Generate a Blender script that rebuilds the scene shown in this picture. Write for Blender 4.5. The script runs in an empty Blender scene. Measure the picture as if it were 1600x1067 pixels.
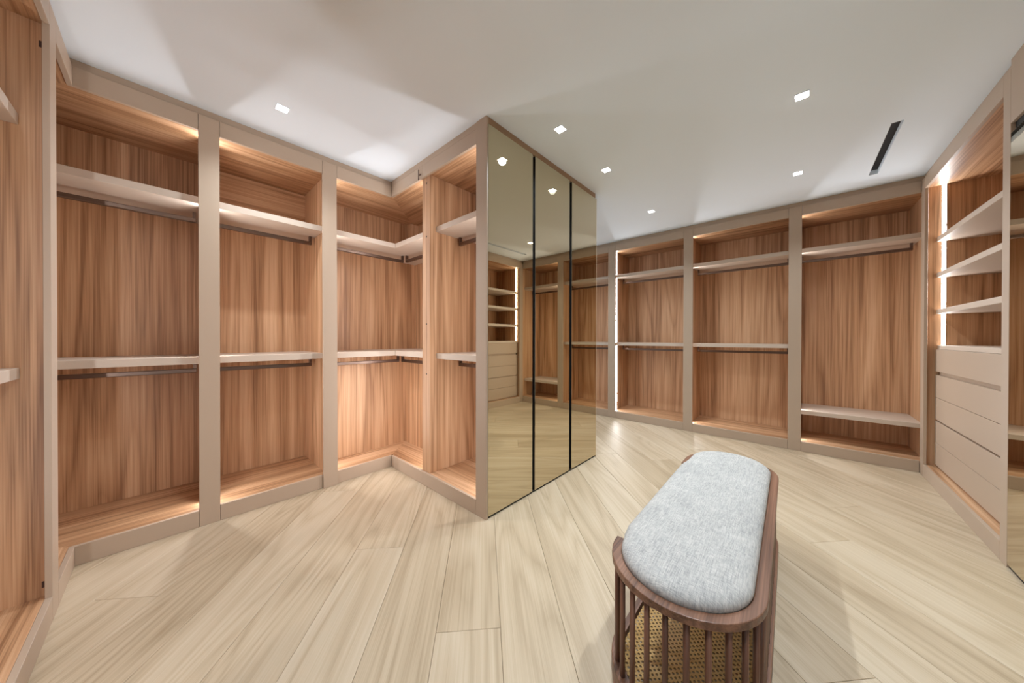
import bpy, bmesh, math, random
from mathutils import Matrix, Vector
random.seed(7)
S = bpy.context.scene
COL = S.collection

# ------------------------------------------------------------------ camera
F_PX, CY = 489.54, 530.59
YAW, PITCH, ROLL, CAM_H = 0.736847, -0.0046987, 0.0017232, 1.2185
fw = Vector((math.cos(YAW)*math.cos(PITCH), math.sin(YAW)*math.cos(PITCH), math.sin(PITCH)))
rt = Vector((math.sin(YAW), -math.cos(YAW), 0.0))
up = rt.cross(fw)
r2 = math.cos(ROLL)*rt + math.sin(ROLL)*up
u2 = -math.sin(ROLL)*rt + math.cos(ROLL)*up
cam_data = bpy.data.cameras.new('camera')
cam = bpy.data.objects.new('camera', cam_data)
COL.objects.link(cam)
M = Matrix((r2, u2, -fw)).transposed().to_4x4()
M.translation = Vector((0, 0, CAM_H))
cam.matrix_world = M
cam_data.sensor_width = 36.0
cam_data.sensor_fit = 'HORIZONTAL'
cam_data.lens = F_PX/1600.0*36.0
cam_data.shift_y = (CY-533.5)/1600.0
cam_data.clip_start = 0.02
S.camera = cam

# ------------------------------------------------------------------ world, exposure
w = bpy.data.worlds.new('world'); S.world = w; w.use_nodes = True
w.node_tree.nodes['Background'].inputs[0].default_value = (0.5, 0.5, 0.5, 1)
w.node_tree.nodes['Background'].inputs[1].default_value = 0.02
S.view_settings.view_transform = 'Standard'
S.view_settings.look = 'None'
S.view_settings.gamma = 1.0
S.view_settings.use_curve_mapping = False
S.view_settings.exposure = 0.53
S.cycles.use_denoising = True
S.cycles.max_bounces = 12
S.cycles.diffuse_bounces = 8
S.cycles.glossy_bounces = 6
S.cycles.transparent_max_bounces = 12
S.cycles.sample_clamp_indirect = 6.0
SPOT_W = 50.0            # every ceiling downlight
SPOT_COL = (0.83, 0.93, 1.0)
LED_STRENGTH = 35.0       # vertical light strips in the cabinets
LED_COL = (0.97, 0.98, 1.0, 1)

# ------------------------------------------------------------------ room dimensions (metres)
H = 2.70
vL, uC, vM, uE, uB, vR, uL = 2.838, 1.430, 1.530, 2.977, 4.607, -0.837, -0.332
DEP = 0.60               # depth of the open cabinets
Z_FB, Z_CR, Z_PL = 2.55, 2.655, 0.105   # fascia bottom, crown bottom, plinth top
U0, U1, V0, V1 = -0.96, 5.24, -1.47, 3.47   # outer shell

# ------------------------------------------------------------------ materials
def lin(r, g, b):
    f = lambda c: (c/255/12.92) if c/255 <= .04045 else ((c/255+.055)/1.055)**2.4
    return (f(r), f(g), f(b), 1)

def new_mat(name):
    m = bpy.data.materials.new(name); m.use_nodes = True
    nt = m.node_tree
    return m, nt, nt.nodes['Principled BSDF']

def nd(nt, t, **kw):
    n = nt.nodes.new(t)
    for k, v in kw.items(): setattr(n, k, v)
    return n

def plain(name, col, rough=.5, metal=0.0, bump=0.0, bscale=300, var=0.0):
    m, nt, b = new_mat(name)
    b.inputs['Base Color'].default_value = col
    b.inputs['Roughness'].default_value = rough
    b.inputs['Metallic'].default_value = metal
    if bump or var:
        tc = nd(nt, 'ShaderNodeTexCoord')
        nz = nd(nt, 'ShaderNodeTexNoise'); nz.inputs['Scale'].default_value = bscale
        nz.inputs['Detail'].default_value = 2
        nt.links.new(tc.outputs['Object'], nz.inputs['Vector'])
        if bump:
            bp = nd(nt, 'ShaderNodeBump'); bp.inputs['Strength'].default_value = bump
            bp.inputs['Distance'].default_value = .001
            nt.links.new(nz.outputs['Fac'], bp.inputs['Height'])
            nt.links.new(bp.outputs['Normal'], b.inputs['Normal'])
        if var:
            mx = nd(nt, 'ShaderNodeMix', data_type='RGBA')
            mx.inputs['A'].default_value = tuple(c*(1-var) for c in col[:3])+(1,)
            mx.inputs['B'].default_value = tuple(min(1, c*(1+var)) for c in col[:3])+(1,)
            nt.links.new(nz.outputs['Fac'], mx.inputs['Factor'])
            nt.links.new(mx.outputs['Result'], b.inputs['Base Color'])
    return m

def wood(name, axis, dark, mid, light, rough=.45, streak=11.0, fine=210.0, rings=7.0, rnd=.12, kb=1.1, km=1.0, kf=.9, kr=.30, bump=.12, along=.55):
    """axis: local grain direction 0/1/2"""
    m, nt, b = new_mat(name)
    L = nt.links.new
    tc = nd(nt, 'ShaderNodeTexCoord'); oi = nd(nt, 'ShaderNodeObjectInfo')
    sc = nd(nt, 'ShaderNodeVectorMath', operation='SCALE'); sc.inputs[0].default_value = (37.0, 53.0, 71.0)
    L(oi.outputs['Random'], sc.inputs['Scale'])
    ad = nd(nt, 'ShaderNodeVectorMath', operation='ADD')
    L(tc.outputs['Object'], ad.inputs[0]); L(sc.outputs['Vector'], ad.inputs[1])
    def field(across, alongs, detail, dist=0.0):
        v = [across]*3; v[axis] = alongs
        mp = nd(nt, 'ShaderNodeVectorMath', operation='MULTIPLY'); mp.inputs[1].default_value = v
        L(ad.outputs['Vector'], mp.inputs[0])
        nz = nd(nt, 'ShaderNodeTexNoise'); nz.inputs['Scale'].default_value = 1.0
        nz.inputs['Detail'].default_value = detail; nz.inputs['Distortion'].default_value = dist
        L(mp.outputs['Vector'], nz.inputs['Vector'])
        return nz.outputs['Fac']
    def math_(op, a, b_=None, c=None):
        n = nd(nt, 'ShaderNodeMath', operation=op)
        for i, x in enumerate((a, b_, c)):
            if x is None: continue
            if isinstance(x, (int, float)): n.inputs[i].default_value = x
            else: L(x, n.inputs[i])
        return n.outputs[0]
    big = field(streak, along*.35, 2)
    fin = field(fine, 2.2, 2)
    mid_f = field(fine*.28, 1.0, 2)
    con = field(streak*.42, along*.55, 1, .4)
    ring = math_('PINGPONG', math_('MULTIPLY', con, rings*2), 1.0)
    ring = math_('POWER', ring, 1.6)
    tone = .5
    for f_, k_, c_ in ((big, kb, .5), (mid_f, km, .5), (fin, kf, .5), (ring, -kr, .4), (oi.outputs['Random'], rnd, .5)):
        tone = math_('ADD', tone, math_('MULTIPLY', math_('SUBTRACT', f_, c_), k_))
    rp = nd(nt, 'ShaderNodeValToRGB')
    rp.color_ramp.elements[0].position = .08; rp.color_ramp.elements[0].color = dark
    rp.color_ramp.elements[1].position = .92; rp.color_ramp.elements[1].color = light
    e = rp.color_ramp.elements.new(.5); e.color = mid
    L(tone, rp.inputs['Fac'])
    L(rp.outputs['Color'], b.inputs['Base Color'])
    b.inputs['Roughness'].default_value = rough
    bp = nd(nt, 'ShaderNodeBump'); bp.inputs['Strength'].default_value = bump; bp.inputs['Distance'].default_value = .0008
    L(fin, bp.inputs['Height']); L(bp.outputs['Normal'], b.inputs['Normal'])
    return m

OAK = [wood('oak_%s' % 'xyz'[a], a, lin(142, 101, 69), lin(190, 146, 108), lin(213, 173, 137)) for a in range(3)]
FLOOR = wood('floor_oak', 0, lin(160, 140, 113), lin(187, 168, 142), lin(204, 188, 165), rough=.42, streak=8, fine=240, rings=11, rnd=.26, kb=.40, km=.45, kf=.5, kr=.26, bump=.10, along=.8)
WALNUT = wood('walnut', 0, lin(80, 52, 38), lin(118, 82, 62), lin(144, 104, 82), rough=.4, streak=20, fine=200, rings=6)
WALNUT_Z = wood('walnut_upright', 2, lin(74, 46, 34), lin(104, 69, 52), lin(128, 89, 70), rough=.4, streak=30, fine=200, rings=4)
TAUPE = plain('taupe_lacquer', lin(180, 159, 139), rough=.42, bump=.05, bscale=900, var=.02)
TAUPE_P = plain('taupe_shelf', lin(200, 183, 167), rough=.45, var=.02, bump=.03, bscale=900)
WHITE = plain('white_plaster', lin(231, 241, 250), rough=.9, bump=.05, bscale=200)
BRONZE = plain('dark_bronze_metal', lin(116, 98, 88), rough=.3, metal=.9)
BLACK = plain('black_channel', lin(22, 20, 19), rough=.6)
SUB = plain('subfloor', lin(120, 105, 85), rough=.9)
MIRROR, _nt, _b = new_mat('bronze_mirror')
_b.inputs['Base Color'].default_value = (.63, .555, .40, 1); _b.inputs['Metallic'].default_value = 1; _b.inputs['Roughness'].default_value = .012
EDGE = plain('mirror_edge', lin(214, 198, 170), rough=.3)
def emis(name, col, s):
    m, nt, b = new_mat(name)
    b.inputs['Base Color'].default_value = (.9, .9, .9, 1)
    b.inputs['Emission Color'].default_value = col; b.inputs['Emission Strength'].default_value = s
    return m
LED = emis('led_diffuser', LED_COL, LED_STRENGTH)
LENS = emis('downlight_lens', (1, .95, .88, 1), 14)

def fabric():
    m, nt, b = new_mat('grey_linen'); L = nt.links.new
    tc = nd(nt, 'ShaderNodeTexCoord')
    def f(s, d=2):
        mp = nd(nt, 'ShaderNodeVectorMath', operation='MULTIPLY'); mp.inputs[1].default_value = s
        L(tc.outputs['Object'], mp.inputs[0])
        nz = nd(nt, 'ShaderNodeTexNoise'); nz.inputs['Scale'].default_value = 1; nz.inputs['Detail'].default_value = d
        L(mp.outputs['Vector'], nz.inputs['Vector']); return nz.outputs['Fac']
    a, c, g = f((26, 420, 60)), f((520, 60, 60)), f((9, 9, 9))
    ad = nd(nt, 'ShaderNodeMath', operation='ADD'); L(a, ad.inputs[0]); L(c, ad.inputs[1])
    ad2 = nd(nt, 'ShaderNodeMath', operation='MULTIPLY_ADD'); L(g, ad2.inputs[0]); ad2.inputs[1].default_value = .35; L(ad.outputs[0], ad2.inputs[2])
    mr = nd(nt, 'ShaderNodeMapRange'); mr.inputs['From Min'].default_value = .85; mr.inputs['From Max'].default_value = 1.5
    L(ad2.outputs[0], mr.inputs['Value'])
    mx = nd(nt, 'ShaderNodeMix', data_type='RGBA'); mx.inputs['A'].default_value = lin(142, 142, 142); mx.inputs['B'].default_value = lin(196, 193, 189)
    L(mr.outputs['Result'], mx.inputs['Factor']); L(mx.outputs['Result'], b.inputs['Base Color'])
    b.inputs['Roughness'].default_value = .95
    bp = nd(nt, 'ShaderNodeBump'); bp.inputs['Strength'].default_value = .25; bp.inputs['Distance'].default_value = .0015
    L(ad.outputs[0], bp.inputs['Height']); L(bp.outputs['Normal'], b.inputs['Normal'])
    return m
LINEN = fabric()

def cane():
    m, nt, b = new_mat('woven_cane'); L = nt.links.new
    b.inputs['Base Color'].default_value = lin(206, 170, 112); b.inputs['Roughness'].default_value = .5
    tc = nd(nt, 'ShaderNodeTexCoord')
    vo = nd(nt, 'ShaderNodeTexVoronoi'); vo.inputs['Scale'].default_value = 70; vo.inputs['Randomness'].default_value = .0
    mp = nd(nt, 'ShaderNodeMapping'); mp.inputs['Rotation'].default_value = (0, 0, math.radians(45))
    L(tc.outputs['Object'], mp.inputs['Vector'])
    fl = nd(nt, 'ShaderNodeVectorMath', operation='MULTIPLY'); fl.inputs[1].default_value = (1, 1, 0)
    L(mp.outputs['Vector'], fl.inputs[0]); L(fl.outputs['Vector'], vo.inputs['Vector'])
    lt = nd(nt, 'ShaderNodeMath', operation='GREATER_THAN'); lt.inputs[1].default_value = .30
    L(vo.outputs['Distance'], lt.inputs[0]); L(lt.outputs[0], b.inputs['Alpha'])
    return m
CANE = cane()

# ------------------------------------------------------------------ helpers
def link(o, parent=None):
    COL.objects.link(o)
    if parent is not None:
        o.parent = parent
    return o

def tag(o, label, cat, group=None):
    o['label'] = label; o['category'] = cat
    if group: o['group'] = group
    return o

def thing(name, loc, label, cat, group=None, rz=0.0):
    o = bpy.data.objects.new(name, None); o.empty_display_size = .1
    o.location = loc; o.rotation_euler = (0, 0, rz)
    link(o); tag(o, label, cat, group)
    return o

def wloc(o):
    return (o.location + wloc(o.parent)) if o.parent is not None else o.location.copy()

def place(o, centre, parent):
    link(o, parent)
    o.location = Vector(centre) - (wloc(parent) if parent is not None else Vector((0, 0, 0)))
    return o

def finish(bm, name, mat, smooth=False):
    bmesh.ops.recalc_face_normals(bm, faces=bm.faces)
    me = bpy.data.meshes.new(name); bm.to_mesh(me); bm.free()
    me.materials.append(mat)
    if smooth:
        for p in me.polygons: p.use_smooth = True
    return me

def box(name, lo, hi, mat, parent=None, bev=.0012):
    """axis-aligned board between two world corners, origin at its centre"""
    lo, hi = Vector([min(a, b) for a, b in zip(lo, hi)]), Vector([max(a, b) for a, b in zip(lo, hi)])
    c = (lo+hi)/2; s = hi-lo
    bm = bmesh.new(); bmesh.ops.create_cube(bm, size=1)
    for v in bm.verts: v.co = Vector((v.co.x*s.x, v.co.y*s.y, v.co.z*s.z))
    if bev and min(s) > bev*3:
        bmesh.ops.bevel(bm, geom=list(bm.edges), offset=bev, segments=1, affect='EDGES')
    o = bpy.data.objects.new(name, finish(bm, name, mat))
    return place(o, c, parent)

def prism(name, poly, z0, z1, mat, parent=None, bev=0.0):
    """plan polygon extruded between two heights"""
    cx = sum(p[0] for p in poly)/len(poly); cy = sum(p[1] for p in poly)/len(poly); cz = (z0+z1)/2
    bm = bmesh.new()
    a = [bm.verts.new((x-cx, y-cy, z0-cz)) for x, y in poly]
    b = [bm.verts.new((x-cx, y-cy, z1-cz)) for x, y in poly]
    n = len(poly)
    bm.faces.new(a[::-1]); bm.faces.new(b)
    for i in range(n): bm.faces.new((a[i], a[(i+1) % n], b[(i+1) % n], b[i]))
    if bev: bmesh.ops.bevel(bm, geom=list(bm.edges), offset=bev, segments=1, affect='EDGES')
    o = bpy.data.objects.new(name, finish(bm, name, mat))
    return place(o, (cx, cy, cz), parent)

def structure(o):
    o['kind'] = 'structure'; return o

# cabinet-run coordinates: w along the run, d into the cabinet
def P(run, w_, d):
    return {'L': (w_, vL+d), 'C': (uC+d, w_), 'B': (uB+d, w_), 'R': (w_, vR-d), 'W': (uL-d, w_)}[run]
GRAIN = {'L': 0, 'R': 0, 'B': 1, 'C': 1, 'W': 1}
def rbox(run, name, w0, w1, d0, d1, z0, z1, mat, parent=None, bev=.0012):
    a = P(run, w0, d0); b = P(run, w1, d1)
    return box(name, (a[0], a[1], z0), (b[0], b[1], z1), mat, parent, bev)

# ------------------------------------------------------------------ shell
structure(box('floor', (U0, V0, -.10), (U1, V1, -.014), SUB, bev=0))
floor = bpy.data.objects['floor']
structure(box('wall_left', (U0-.1, V0-.1, -.1), (U0, V1+.1, H+.1), WHITE, bev=0))
structure(box('wall_back', (U1, V0-.1, -.1), (U1+.1, V1+.1, H+.1), WHITE, bev=0))
structure(box('wall_right', (U0, V0-.1, -.1), (U1, V0, H+.1), WHITE, bev=0))
structure(box('wall_far', (U0, V1, -.1), (U1, V1+.1, H+.1), WHITE, bev=0))
SLOT = (3.355, 4.29, -.535, -.479)
def ceiling():
    x0, x1, y0, y1 = SLOT
    bm = bmesh.new()
    for (a, b, c, d) in ((U0, x0, V0, V1), (x1, U1, V0, V1), (x0, x1, V0, y0), (x0, x1, y1, V1)):
        f = [bm.verts.new(p) for p in ((a, c, 0), (b, c, 0), (b, d, 0), (a, d, 0))]
        bm.faces.new(f)
    bmesh.ops.remove_doubles(bm, verts=bm.verts, dist=1e-5)
    g = bmesh.ops.extrude_face_region(bm, geom=list(bm.faces))
    for v in g['geom']:
        if isinstance(v, bmesh.types.BMVert): v.co.z += .12
    o = bpy.data.objects.new('ceiling', finish(bm, 'ceiling', WHITE)); link(o); o.location = (0, 0, H)
    return structure(o)
ceiling()

# floor planks laid diagonally
TH = math.radians(47.3); CT, ST = math.cos(TH), math.sin(TH); PW = .267; N0 = -.07
def clip(poly, ax, val, keep_less):
    out = []
    for i in range(len(poly)):
        a, b = poly[i], poly[(i+1) % len(poly)]
        ia = (a[ax] <= val) if keep_less else (a[ax] >= val)
        ib = (b[ax] <= val) if keep_less else (b[ax] >= val)
        if ia: out.append(a)
        if ia != ib:
            t = (val-a[ax])/(b[ax]-a[ax]); out.append((a[0]+t*(b[0]-a[0]), a[1]+t*(b[1]-a[1])))
    return out
ANCH = {0: 1.312, 2: 1.87, 6: 1.613, -8: 1.70, -10: 2.04, 1: 2.55, -1: 2.35, -2: 1.0, -3: 2.9, -4: 1.75, 3: .75, 4: 2.6, 5: .95, -5: 3.2, -6: 2.35, -7: 3.0, -9: 3.25}
PL = 2.2
for k in range(-18, 16):
    n0 = N0+PW*k+.0006; n1 = N0+PW*(k+1)-.0006
    t0 = ANCH.get(k, random.uniform(0, PL))
    for j in range(-4, 5):
        ta, tb = t0+PL*j+.0006, t0+PL*(j+1)-.0006
        poly = [(CT*t-ST*n, ST*t+CT*n) for t, n in ((ta, n0), (tb, n0), (tb, n1), (ta, n1))]
        for ax, val, less in ((0, U1, True), (0, U0, False), (1, V1, True), (1, V0, False)):
            if poly: poly = clip(poly, ax, val, less)
        if len(poly) < 3: continue
        # local frame along the plank
        loc = [(CT*x+ST*y, -ST*x+CT*y) for x, y in poly]
        cx = sum(p[0] for p in loc)/len(loc); cy = sum(p[1] for p in loc)/len(loc)
        bm = bmesh.new()
        a = [bm.verts.new((x-cx, y-cy, -.014)) for x, y in loc]
        b = [bm.verts.new((x-cx, y-cy, 0)) for x, y in loc]
        n = len(loc); bm.faces.new(a[::-1]); top = bm.faces.new(b)
        for i in range(n): bm.faces.new((a[i], a[(i+1) % n], b[(i+1) % n], b[i]))
        try: bmesh.ops.bevel(bm, geom=list(top.edges), offset=.0011, segments=1, affect='EDGES')
        except Exception: pass
        o = bpy.data.objects.new('plank', finish(bm, 'plank', FLOOR))
        link(o, floor)
        o.location = Vector((CT*cx-ST*cy, ST*cx+CT*cy, 0))-floor.location
        o.rotation_euler = (0, 0, TH)

# crown strips between cabinet fronts and ceiling
def crown(n, run, w0, w1, d0=.018):
    structure(rbox(run, 'trim_%d' % n, w0, w1, d0, d0+.02, Z_CR+.001, H-.0005, TAUPE, bev=.001))
crown(1, 'L', uL-.032, uC+.03)
crown(2, 'W', -.80, vL+.011)
crown(3, 'C', vM+.021, vL+.011, .004)
crown(4, 'B', vR-.03, V1-.001)
crown(5, 'R', 3.012, uB+.011)
structure(box('trim_6', (uC+.004, vM+.001, Z_CR+.0005), (2.955, vM+.02, H-.0005), plain('bronze_trim', lin(150, 118, 88), rough=.4)))

# ------------------------------------------------------------------ cabinet parts
PT, PO = .018, .033      # panel thickness, panel set back behind the stile edge
def rod(run, parent, w0, w1, d, zs):
    """flat bar hung from a shelf underside at height zs between two end brackets"""
    lo, hi = min(w0, w1), max(w0, w1)
    r = rbox(run, 'hanging_rod', lo, hi, d-.014, d+.014, zs-.073, zs-.045, BRONZE, parent, .003)
    for a in (lo, hi-.018):
        rbox(run, 'bracket', a, a+.018, d-.013, d+.013, zs-.0445, zs-.0005, BRONZE, r, .001)
    return r

ALU = plain('led_profile', lin(190, 188, 184), rough=.4)
def strips(run, parent, w_side, sgn, spans, d0=.106):
    """light profile: a wedge whose slanted diffuser looks across the bay and out to the room"""
    for (a, b) in spans:
        tri = [P(run, w_side+sgn*q, d0+e) for q, e in ((.0004, -.002), (.008, .018), (.0004, .018))]
        cx = sum(p[0] for p in tri)/3; cy = sum(p[1] for p in tri)/3; z0, z1 = a+.004, b-.004; cz = (z0+z1)/2
        bm = bmesh.new()
        lo = [bm.verts.new((x-cx, y-cy, z0-cz)) for x, y in tri]; hi = [bm.verts.new((x-cx, y-cy, z1-cz)) for x, y in tri]
        bm.faces.new(lo); bm.faces.new(hi)
        fs = [bm.faces.new((lo[i], lo[(i+1) % 3], hi[(i+1) % 3], hi[i])) for i in range(3)]
        for f in bm.faces: f.material_index = 1
        fs[0].material_index = 0
        me = finish(bm, 'led_strip', LED); me.materials.append(ALU)
        place(bpy.data.objects.new('led_strip', me), (cx, cy, cz), parent)

def lean(o, run, dd):
    """foot of a slightly leaning stile stands proud of the plinth"""
    vec = Vector(P(run, 0, dd))-Vector(P(run, 0, 0))
    zl = min(v.co.z for v in o.data.vertices); zh = max(v.co.z for v in o.data.vertices)
    for v in o.data.vertices:
        f = (zh-v.co.z)/(zh-zl); v.co.x += vec.x*f; v.co.y += vec.y*f

def face(run, parent, w0, w1, stile=None, stile_d=0.0, fascia=True):
    if fascia: rbox(run, 'fascia', w0, w1, 0, .02, Z_FB, Z_CR-.003, TAUPE, parent)
    rbox(run, 'plinth', w0, w1, 0, .02, .0005, Z_PL, TAUPE, parent)
    if stile: st = rbox(run, 'stile', stile[0]+.0014, stile[1]-.0014, 0, .02, .0005, Z_CR-.003, TAUPE, parent)
    if stile and stile_d: lean(st, run, stile_d)

def bay(run, w0, w1, shelves, label, stile=None, led=None, lo_panel=True, hi_panel=True, stile_d=0.0, split_back=None, name='wardrobe_bay', group='open oak wardrobe bays'):
    """w0 < w1: clear opening. shelves: list of (bottom, top, has_rod). led: 'lo' / 'hi'"""
    a, b = w0-PO, w1+PO
    base = P(run, (w0+w1)/2, DEP/2)
    t = thing(name, (base[0], base[1], 0), label, 'wardrobe', group)
    if lo_panel: rbox(run, 'side_panel', a-PT, a, .0205, DEP, .086, 2.58, OAK[2], t)
    if hi_panel: rbox(run, 'side_panel', b, b+PT, .0205, DEP, .086, 2.58, OAK[2], t)
    g = GRAIN[run]
    if split_back:
        rbox(run, 'back_panel', a-PT, b+PT, DEP+.0005, DEP+.012, .086, split_back, OAK[2], t, 0)
        rbox(run, 'back_panel', a-PT, b+PT, DEP+.0005, DEP+.012, split_back+.0005, 2.58, OAK[g], t, 0)
    else:
        rbox(run, 'back_panel', a-PT, b+PT, DEP+.0005, DEP+.012, .086, 2.58, OAK[2], t, 0)
    rbox(run, 'top_panel', a+.0005, b-.0005, .0205, DEP, 2.558, 2.578, OAK[g], t, 0)
    rbox(run, 'base_panel', a+.0005, b-.0005, .0205, DEP, .084, .1035, OAK[g], t, 0)
    face(run, t, w0, w1, stile, stile_d)
    lv = [.1035]
    for (s0, s1, has) in shelves:
        rbox(run, 'shelf', a+.0005, b-.0005, .08, DEP-.0005, s0, s1, TAUPE_P, t, .0015)
        if has: rod(run, t, a+.028, b-.028, .305, s0)
    edges = sorted([(s0, s1) for s0, s1, _ in shelves])
    spans = []; z = .1035
    for s0, s1 in edges: spans.append((z, s0)); z = s1
    spans.append((z, 2.558))
    if led == 'lo': strips(run, t, a, 1, spans)
    if led == 'hi': strips(run, t, b, -1, spans)
    return t

UP, MID = (2.100, 2.145, True), (1.046, 1.092, True)
BUP, BMID = (2.158, 2.203, True), (1.110, 1.152, True)

# --- run of bays on the long side
L1 = bay('L', .2396, .8464, [UP, MID], 'double-hanging oak bay with sideways grain above its upper shelf', stile=(.8464, .9546), stile_d=-.022, led='lo', split_back=2.12)
# --- back run
bay('B', 1.1124, 2.0526, [BUP, BMID], 'double-hanging oak bay edged by a visible vertical light strip', stile=(.0, .0) and (2.0526, 2.1670), led='hi')
bay('B', .0674, .9998, [BUP, BMID], 'double-hanging oak bay next to the long-hanging bay', stile=(.9998, 1.1124), led='hi')
bay('B', -.8364, -.0424, [BUP, (.390, .433, False)], 'long-hanging oak bay with a low taupe shoe shelf', stile=(-.0424, .0674), led='hi')
bay('B', 2.1670, 3.12, [BUP, BMID], 'oak hanging bay partly hidden behind the mirrored peninsula', stile=(3.12, 3.22), led='hi')
# --- side wall bays beside the camera
W_LAB = 'oak bay on the side wall with screw notches in its panel'
wb = bay('W', 1.36, 2.3630, [UP, MID], W_LAB, stile=(2.3630, 2.4740), led='lo')
for z in (2.47, .155):
    rbox('W', 'screw_notch', 2.3630+PO-.002, 2.3630+PO+.001, .022, .031, z-.013, z+.013, plain('notch_shadow', lin(60, 34, 24)), wb, 0)
bay('W', .25, 1.25, [UP, MID], 'oak bay on the side wall beside the entry corner', stile=(1.25, 1.36))

# --- L-shaped bays in the two inside corners
def lpoly(A, B, d0, d1, endA, endB, sx, cu):
    """two mitred plan polygons round an inside corner. A: long-run part, B: part on the other wall.
    cu: u of the corner line, sx: direction in which the second run goes deep (+1 / -1)"""
    i = (cu+sx*d0, vL+d0); o = (cu+sx*d1, vL+d1)
    pa = [(endA, vL+d0), i, o, (endA, vL+d1)]
    pb = [i, (cu+sx*d0, endB), (cu+sx*d1, endB), o]
    return pa, pb

def corner_bay(cu, sx, endA, endB, run2, label):
    t = thing('corner_wardrobe', (cu, vL+.3, 0), label, 'wardrobe', 'open oak wardrobe bays')
    def pair(name, d0, d1, z0, z1, ma, mb):
        pa, pb = lpoly(None, None, d0, d1, endA, endB, sx, cu)
        bv = .0015 if name == 'shelf' else 0
        prism(name, pa, z0, z1, ma, t, bv); prism(name, pb, z0, z1, mb, t, bv)
    return t, pair

# corner shared by the long run and the side wall
t, pair = corner_bay(uL, -1, .137+PO-.0005, 2.474-PO+.0005, 'W', 'L-shaped oak corner bay where the long run meets the side wall')
pair('top_panel', .0205, DEP, 2.558, 2.578, OAK[0], OAK[1])
pair('base_panel', .0205, DEP, .084, .1035, OAK[0], OAK[1])
for s0, s1, _ in (UP, MID):
    pair('shelf', .08, DEP-.0005, s0, s1, TAUPE_P, TAUPE_P)
    rod('L', t, uL-.28, .137+PO-.028, .305, s0)
    rod('W', t, 2.474-PO+.028, vL+.26, .305, s0)
rbox('L', 'back_panel', uL-DEP, .137+PO+PT, DEP+.0005, DEP+.012, .086, 2.58, OAK[2], t, 0)
rbox('W', 'back_panel', 2.474-PO-PT, vL+DEP, DEP+.0005, DEP+.012, .086, 2.58, OAK[2], t, 0)
rbox('L', 'side_panel', .137+PO, .137+PO+PT, .0205, DEP, .086, 2.58, OAK[2], t)
rbox('W', 'side_panel', 2.474-PO-PT, 2.474-PO, .0205, DEP, .086, 2.58, OAK[2], t)
strips('L', t, .137+PO, -1, [(.1035, 1.046), (1.092, 2.100), (2.145, 2.558)])
rbox('L', 'fascia', uL-.0005, .137, 0, .02, Z_FB, Z_CR-.003, TAUPE, t); rbox('L', 'plinth', uL-.0005, .137, 0, .02, .0005, Z_PL, TAUPE, t)
rbox('W', 'fascia', 2.4745, vL+.02, 0, .02, Z_FB, Z_CR-.003, TAUPE, t); rbox('W', 'plinth', 2.4745, vL+.02, 0, .02, .0005, Z_PL, TAUPE, t)
rbox('L', 'stile', .1384, .2382, 0, .02, .0005, Z_CR-.003, TAUPE, t)

# corner shared by the long run and the peninsula
DV0, DV1 = 2.226, 2.336      # divider block without a face stile
DS = .30                     # shallower below the middle shelf
t, pair = corner_bay(uC, 1, .9546-PO+.0005, DV1+.0005, 'C', 'L-shaped oak corner bay with mitred shelves beside the peninsula end bay')
pair('top_panel', .0205, DEP, 2.558, 2.578, OAK[0], OAK[1])
pair('base_panel', .0205, DS, .084, .1035, OAK[0], OAK[1])
for s0, s1, _ in (UP, MID):
    pair('shelf', .08, DEP-.0005, s0, s1, TAUPE_P, TAUPE_P)
    dd = .305 if s0 > 2 else .20
    rod('L', t, .9546-PO+.028, uC+dd-.02, dd, s0)
    rod('C', t, DV1+.028, vL+dd-.035, dd, s0)
rbox('L', 'back_panel', .9546-PO, uC+DEP, DEP+.0005, DEP+.012, 1.092, 2.58, OAK[2], t, 0)
rbox('C', 'back_panel', DV1, vL+DEP, DEP+.0005, DEP+.012, 1.092, 2.58, OAK[2], t, 0)
rbox('L', 'lower_back_panel', .9546-PO, uC+DS+.012, DS+.0005, DS+.012, .086, 1.0455, OAK[2], t, 0)
rbox('C', 'lower_back_panel', DV1+.0005, vL+DS, DS+.0005, DS+.012, .086, 1.0455, OAK[2], t, 0)
box('corner_casing', (uC+.49, vL+.515, 2.1455), (uC+DEP, vL+DEP, 2.5575), OAK[2], t, 0)
rbox('L', 'side_panel', .9546-PO-PT, .9546-PO, .0205, DEP, .086, 2.58, OAK[2], t)
strips('L', t, .9546-PO, 1, [(.1035, 1.046), (1.092, 2.100), (2.145, 2.558)])
strips('C', t, DV1, 1, [(.1035, 1.046), (1.092, 2.100), (2.145, 2.558)])
rbox('L', 'fascia', .9551, uC+.0005, 0, .02, Z_FB, Z_CR-.003, TAUPE, t); rbox('L', 'plinth', .9551, uC+.0005, 0, .02, .0005, Z_PL, TAUPE, t)
rbox('C', 'fascia', 2.305, vL-.0005, 0, .02, Z_FB, Z_CR-.003, TAUPE, t); rbox('C', 'plinth', 2.305, vL-.0005, 0, .02, .0005, Z_PL, TAUPE, t)

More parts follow.
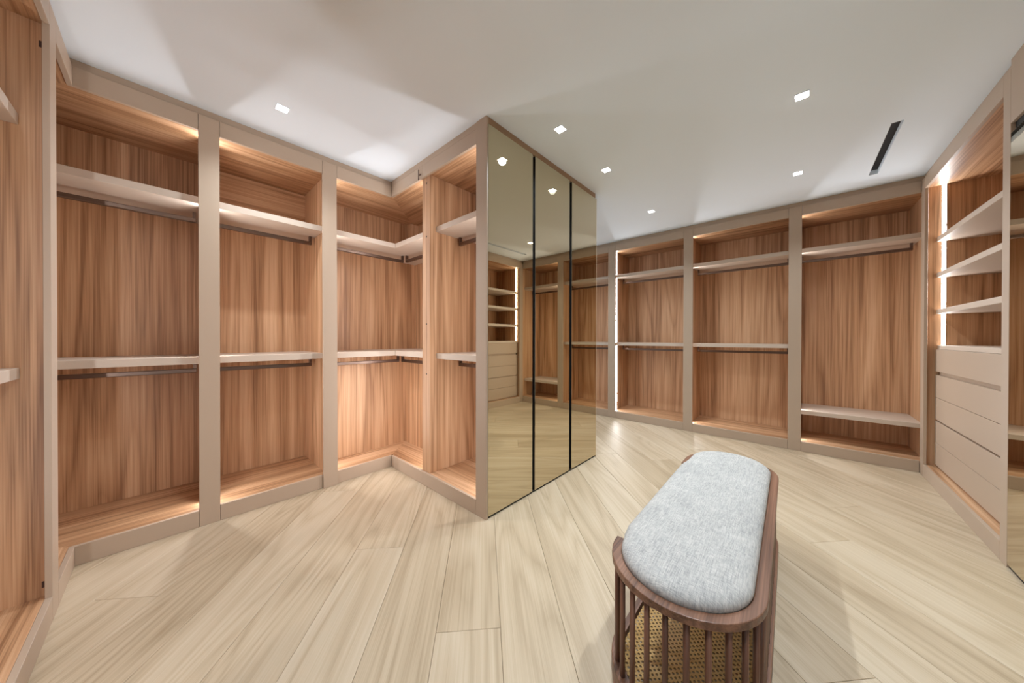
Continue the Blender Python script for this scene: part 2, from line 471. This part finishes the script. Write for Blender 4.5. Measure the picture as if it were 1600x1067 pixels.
# end bay of the peninsula
t = thing('wardrobe_bay', (uC+.3, 1.93, 0), 'narrow oak bay at the peninsula end with a bare divider edge', 'wardrobe', 'open oak wardrobe bays')
w0, w1 = 1.634, DV0
a = w0-PO
rbox('C', 'divider_panel', DV0, DV1, .0205, DEP, .1035, 2.5575, OAK[2], t)
rbox('C', 'side_panel', a-PT, a, .0205, DEP, .086, 2.58, OAK[2], t)
rbox('C', 'back_panel', a-PT, DV1, DEP+.0005, DEP+.012, .086, 2.58, OAK[2], t, 0)
rbox('C', 'top_panel', a+.0005, DV1, .0205, DEP, 2.558, 2.578, OAK[1], t, 0)
rbox('C', 'base_panel', a+.0005, DV1, .0205, DEP, .084, .1035, OAK[1], t, 0)
rbox('C', 'fascia', w0, 2.3045, 0, .02, Z_FB, Z_CR-.003, TAUPE, t); rbox('C', 'plinth', w0, 2.3045, 0, .02, .0005, Z_PL, TAUPE, t)
rbox('C', 'stile', vM, w0-.0006, 0, .02, .0005, H-.0005, TAUPE, t)
for s0, s1, _ in (UP, MID):
    rbox('C', 'shelf', a+.0005, DV0-.0005, .08, DEP-.0005, s0, s1, TAUPE_P, t, .0015)
    rod('C', t, a+.028, DV0-.03, .305, s0)
strips('C', t, a, 1, [(.1035, 1.046), (1.092, 2.100), (2.145, 2.558)])
for z in (2.50, 2.06, 1.335, .92):
    rbox('C', 'screw_hole', 2.268, 2.280, .0195, .021, z-.006, z+.006, BLACK, t, 0)
hk = rbox('C', 'hook_bracket', 2.356, 2.366, -.006, .0, 2.545, 2.635, BRONZE, t, .001)
rbox('C', 'hook_tip', 2.318, 2.340, -.012, -.004, 2.575, 2.583, BRONZE, hk, .001)

# mirrored peninsula wardrobe
t = thing('mirrored_wardrobe', (2.5, 2.2, 0), 'bronze mirrored peninsula wardrobe with three tall panels', 'wardrobe', 'mirrored wardrobes')
box('carcass', (uC+DEP+.02, vM+.045, .0005), (uE-.005, V1-.002, H-.002), WHITE, t, 0)
box('backing_board', (uC+.021, vM+.021, .0005), (uE-.004, vM+.0405, 2.654), BLACK, t, 0)
box('kick_channel', (uC+.021, vM+.006, .0005), (uE-.002, vM+.020, .014), BLACK, t, 0)
for i, (a, b) in enumerate(((1.4455, 1.926), (1.958, 2.463), (2.504, uE))):
    d = box('mirror_panel', (a, vM+.004, .0145), (b, vM+.020, 2.6535), BLACK, t, .001)
    box('mirror_glass', (a, vM, .0145), (b, vM+.0038, 2.6535), MIRROR, d, .0008)
box('end_trim', (uE+.0005, vM+.001, .001), (uE+.006, vM+.0405, Z_CR), EDGE, t, 0)
box('end_block', (2.956, vM+.001, Z_CR+.0005), (uE+.012, vM+.04, H-.001), WHITE, t, 0)

# shelf and drawer unit
t = thing('drawer_unit', (3.8, vR-.3, 0), 'open shelf unit with five taupe drawers and a bright light strip', 'drawer unit')
w0, w1 = 3.092, 4.51
a, b = w0-PO, w1+PO
rbox('R', 'side_panel', a-PT, a, .0205, DEP, .086, 2.58, OAK[2], t)
rbox('R', 'side_panel', b, b+PT, .0205, DEP, .086, 2.58, OAK[2], t)
rbox('R', 'back_panel', a-PT, b+PT, DEP+.0005, DEP+.012, .086, 2.58, OAK[2], t, 0)
rbox('R', 'top_panel', a+.0005, b-.0005, .0205, DEP, 2.558, 2.578, OAK[0], t, 0)
rbox('R', 'base_panel', a+.0005, b-.0005, .0205, DEP, .084, .1035, OAK[0], t, 0)
face('R', t, w0, w1)
rbox('R', 'stile', w1+.0006, uB-.001, 0, .02, .0005, Z_CR-.003, TAUPE, t)
rbox('R', 'stile', 3.011, w0-.0006, 0, .02, .0005, Z_CR-.003, TAUPE, t)
SH = [(2.068, 2.108), (1.755, 1.795), (1.436, 1.476), (1.128, 1.162)]
for s0, s1 in SH[:3]: rbox('R', 'shelf', a+.0005, b-.0005, .072, DEP-.0005, s0, s1, TAUPE_P, t, .0015)
rbox('R', 'counter_top', a+.0005, b-.0005, .080, DEP-.0005, SH[3][0], SH[3][1], TAUPE_P, t, .0015)
rbox('R', 'drawer_carcass', a+.04, b-.028, .087, DEP-.001, .1045, 1.127, TAUPE, t, 0)
for z0, z1 in ((.9365, 1.127), (.7115, .9045), (.5185, .7085), (.3180, .5045), (.1230, .3150)):
    rbox('R', 'drawer_front', a+.004, b-.018, .066, .0865, z0, z1, TAUPE, t, .001)
strips('R', t, b, -1, [(1.162, 1.436), (1.476, 1.755), (1.795, 2.068), (2.108, 2.558)], .102)

# mirrored doors beside the drawers
t = thing('mirrored_wardrobe', (2.25, vR-.3, 0), 'bronze mirrored wardrobe with a black top channel beside the drawers', 'wardrobe', 'mirrored wardrobes')
rbox('R', 'carcass', 1.50, 3.010, .024, DEP, .0005, 2.69, TAUPE, t, 0)
rbox('R', 'fascia', 1.50, 3.010, .0, .0235, 2.362, 2.699, TAUPE, t)
rbox('R', 'black_channel', 1.50, 3.010, .015, .0235, 2.312, 2.3615, BLACK, t, 0)
rbox('R', 'kick_channel', 1.50, 3.010, .008, .0235, .0005, .016, BLACK, t, 0)
for a, b in ((2.511, 3.010), (2.007, 2.506), (1.503, 2.002)):
    d = rbox('R', 'mirror_door', a, b, .004, .0235, .0165, 2.3115, BLACK, t, .001)
    rbox('R', 'mirror_glass', a+.003, b-.003, .0, .0038, .0195, 2.3085, MIRROR, d, .001)

# plain entry wall with the door, behind the camera
structure(box('wall_entry', (U0, vR-.12, 0), (1.497, vR-.02, H-.001), WHITE, bev=0))
dr = structure(box('door_1', (.35, vR-.0195, .004), (1.25, vR+.018, 2.15), TAUPE))
box('door_handle', (.43, vR+.0185, 1.0), (.56, vR+.05, 1.02), BRONZE, dr, .003)
structure(box('wall_corner', (U0, vR-.019, 0), (uL, .195, H-.001), WHITE, bev=0))

# ------------------------------------------------------------------ ceiling fittings
def downlight(x, y, label):
    t = thing('recessed_downlight', (x, y, H), label, 'ceiling light', 'square ceiling downlights')
    box('bezel', (x-.034, y-.034, H-.003), (x+.034, y+.034, H-.0005), WHITE, t, .0005)
    box('lens', (x-.029, y-.029, H-.0045), (x+.029, y+.029, H-.0031), LENS, t, 0)
    ld = bpy.data.lights.new('downlight_beam', 'SPOT'); ld.energy = SPOT_W; ld.color = SPOT_COL
    ld.spot_size = math.radians(132); ld.spot_blend = 1.0; ld.shadow_soft_size = .03
    lo = bpy.data.objects.new('downlight_beam', ld); link(lo, t); lo.location = (0, 0, -.012)
for x, y, lb in ((.505, 2.464, 'square downlight over the long run of hanging bays'),
                 (1.877, 1.245, 'square downlight closest to the mirrored peninsula corner'),
                 (2.60, 1.245, 'square downlight by the second peninsula mirror panel'),
                 (3.80, 1.258, 'square downlight in front of the strip-lit bay'),
                 (2.607, -.019, 'square downlight above the far end of the bench'),
                 (3.80, -.004, 'square downlight between the slot diffuser and the back bays'),
                 (1.40, 0.0, 'square downlight above the near end of the bench'),
                 (.45, 1.245, 'square downlight in the middle of the entry side'),
                 (.25, 0.0, 'square downlight just inside the entry door'),
                 (3.80, 2.45, 'square downlight in the alcove behind the peninsula')):
    downlight(x, y, lb)

x0, x1, y0, y1 = SLOT
t = thing('slot_diffuser', ((x0+x1)/2, (y0+y1)/2, H), 'long narrow black air slot recessed in the ceiling', 'air vent')
GREY = plain('slot_side', lin(200, 198, 194), rough=.7)
box('slot_wall', (x0, y0-.004, H+.001), (x1, y0-.0005, H+.07), GREY, t, 0)
box('slot_wall', (x0, y1+.0005, H+.001), (x1, y1+.004, H+.07), GREY, t, 0)
box('slot_end', (x0-.004, y0, H+.001), (x0-.0005, y1, H+.07), GREY, t, 0)
box('slot_end', (x1+.0005, y0, H+.001), (x1+.004, y1, H+.07), GREY, t, 0)
box('slot_grille', (x0, y0, H+.040), (x1, y1, H+.046), BLACK, t, 0)

# ------------------------------------------------------------------ bench
def bench():
    c1, c2, R = Vector((1.183, .285)), Vector((2.257, .297)), .229
    mid = (c1+c2)/2; ang = math.atan2(c2.y-c1.y, c2.x-c1.x); hl = (c2-c1).length/2
    t = thing('upholstered_bench', (mid.x, mid.y, 0), 'walnut spindle bench with a light grey linen seat', 'bench', rz=ang)
    def cpath(r, ea=0.0, eb=.11, n=22):
        """open C: along the ends and the back, open on the +y side"""
        pts = [(-hl+ea, r)] if ea > 0 else []
        pts += [(-hl+r*math.cos(math.pi/2+math.pi*i/n), r*math.sin(math.pi/2+math.pi*i/n)) for i in range(n+1)]
        pts += [(-hl+2*hl*i/8, -r) for i in range(1, 8)]
        pts += [(hl+r*math.cos(-math.pi/2+math.pi*i/n), r*math.sin(-math.pi/2+math.pi*i/n)) for i in range(n+1)]
        if eb > 0: pts += [(hl-eb, r)]
        return pts
    def sweep(name, r0, r1, z0, z1, mat, ea=0.0, eb=.11, bev=.003):
        A, B = cpath(r0, ea, eb), cpath(r1, ea, eb)
        bm = bmesh.new(); rings = []
        cz = 0
        for (ax, ay), (bx, by) in zip(A, B):
            rings.append([bm.verts.new(p) for p in ((ax, ay, z0), (bx, by, z0), (bx, by, z1), (ax, ay, z1))])
        for r_, s_ in zip(rings, rings[1:]):
            for i in range(4): bm.faces.new((r_[i], r_[(i+1) % 4], s_[(i+1) % 4], s_[i]))
        bm.faces.new(rings[0]); bm.faces.new(rings[-1][::-1])
        o = bpy.data.objects.new(name, finish(bm, name, mat)); link(o, t)
        md = o.modifiers.new('bevel', 'BEVEL'); md.width = bev; md.segments = 2; md.limit_method = 'ANGLE'; md.angle_limit = .9
        return o
    sweep('top_rail', R-.034, R, .426, .450, WALNUT)
    sweep('bottom_rail', R-.036, R+.001, .022, .085, WALNUT)
    # spindles under the rail
    path = cpath(R-.017); L_ = [0]
    for p, q in zip(path, path[1:]): L_.append(L_[-1]+math.dist(p, q))
    bm = bmesh.new(); bmesh.ops.create_cone(bm, segments=10, radius1=.0085, radius2=.0085, depth=.341, cap_ends=True)
    sm = finish(bm, 'spindle', WALNUT_Z, True)
    n = int(L_[-1]/.054)
    for i in range(n+1):
        s = .012+(L_[-1]-.024)*i/n
        k = max(j for j in range(len(L_)-1) if L_[j] <= s)
        f = (s-L_[k])/(L_[k+1]-L_[k])
        x = path[k][0]+f*(path[k+1][0]-path[k][0]); y = path[k][1]+f*(path[k+1][1]-path[k][1])
        o = bpy.data.objects.new('spindle', sm); link(o, t); o.location = (x, y, .2555)
    def stadium(r, n=28, dy=0.0):
        pts = [(-hl+r*math.cos(math.pi/2+math.pi*i/n), r*math.sin(math.pi/2+math.pi*i/n)) for i in range(n+1)]
        pts += [(-hl+2*hl*i/16, -r) for i in range(1, 16)]
        pts += [(hl+r*math.cos(-math.pi/2+math.pi*i/n), r*math.sin(-math.pi/2+math.pi*i/n)) for i in range(n+1)]
        pts += [(hl-2*hl*i/16, r) for i in range(1, 16)]
        sm = lambda q: max(0.0, min(1.0, q))
        return [(x, y+(dy*sm((x+hl+.01)/.03)*sm((hl-.11-x)/.06) if y > 0 else 0)) for x, y in pts]
    def loft(name, rings, mat, dy=0.0):
        bm = bmesh.new(); rr = []
        for r, z in rings: rr.append([bm.verts.new((x, y, z)) for x, y in stadium(r, dy=dy)])
        for p, q in zip(rr, rr[1:]):
            for i in range(len(p)): bm.faces.new((p[i], p[(i+1) % len(p)], q[(i+1) % len(p)], q[i]))
        bm.faces.new(rr[0]); bm.faces.new(rr[-1])
        o = bpy.data.objects.new(name, finish(bm, name, mat, True)); link(o, t); return o
    r = R-.0360
    loft('seat_cushion', [(r-.02, .4265), (r-.004, .428), (r-.001, .436), (r, .447), (r+.003, .456), (r+.001, .466), (r-.006, .475), (r-.018, .483), (r-.04, .489), (r-.08, .4935), (r-.13, .4955), (.02, .496)], LINEN, dy=.016)
    loft('seat_board', [(r-.003, .404), (r-.003, .4255)], WALNUT)
    c = loft('cane_shelf', [(R-.038, .078), (R-.038, .080)], CANE)
    for x in (-hl-.1, hl+.1, -hl*.4, hl*.4):
        y = -R+.018 if abs(x) < hl else 0
        if abs(x) > hl: x = math.copysign(hl+R-.018, x)
        bm = bmesh.new(); bmesh.ops.create_cone(bm, segments=14, radius1=.012, radius2=.015, depth=.0215, cap_ends=True)
        o = bpy.data.objects.new('foot', finish(bm, 'foot', WALNUT_Z)); link(o, t); o.location = (x, y, .0108)
    # front slat under the open side keeps the cane taut
    bm = bmesh.new(); bmesh.ops.create_cube(bm, size=1)
    for v in bm.verts: v.co = Vector((v.co.x*(2*hl-.115), v.co.y*.022, v.co.z*.03))
    o = bpy.data.objects.new('shelf_rim', finish(bm, 'shelf_rim', WALNUT)); link(o, t); o.location = (-.055+.001, R-.018, .068)
bench()
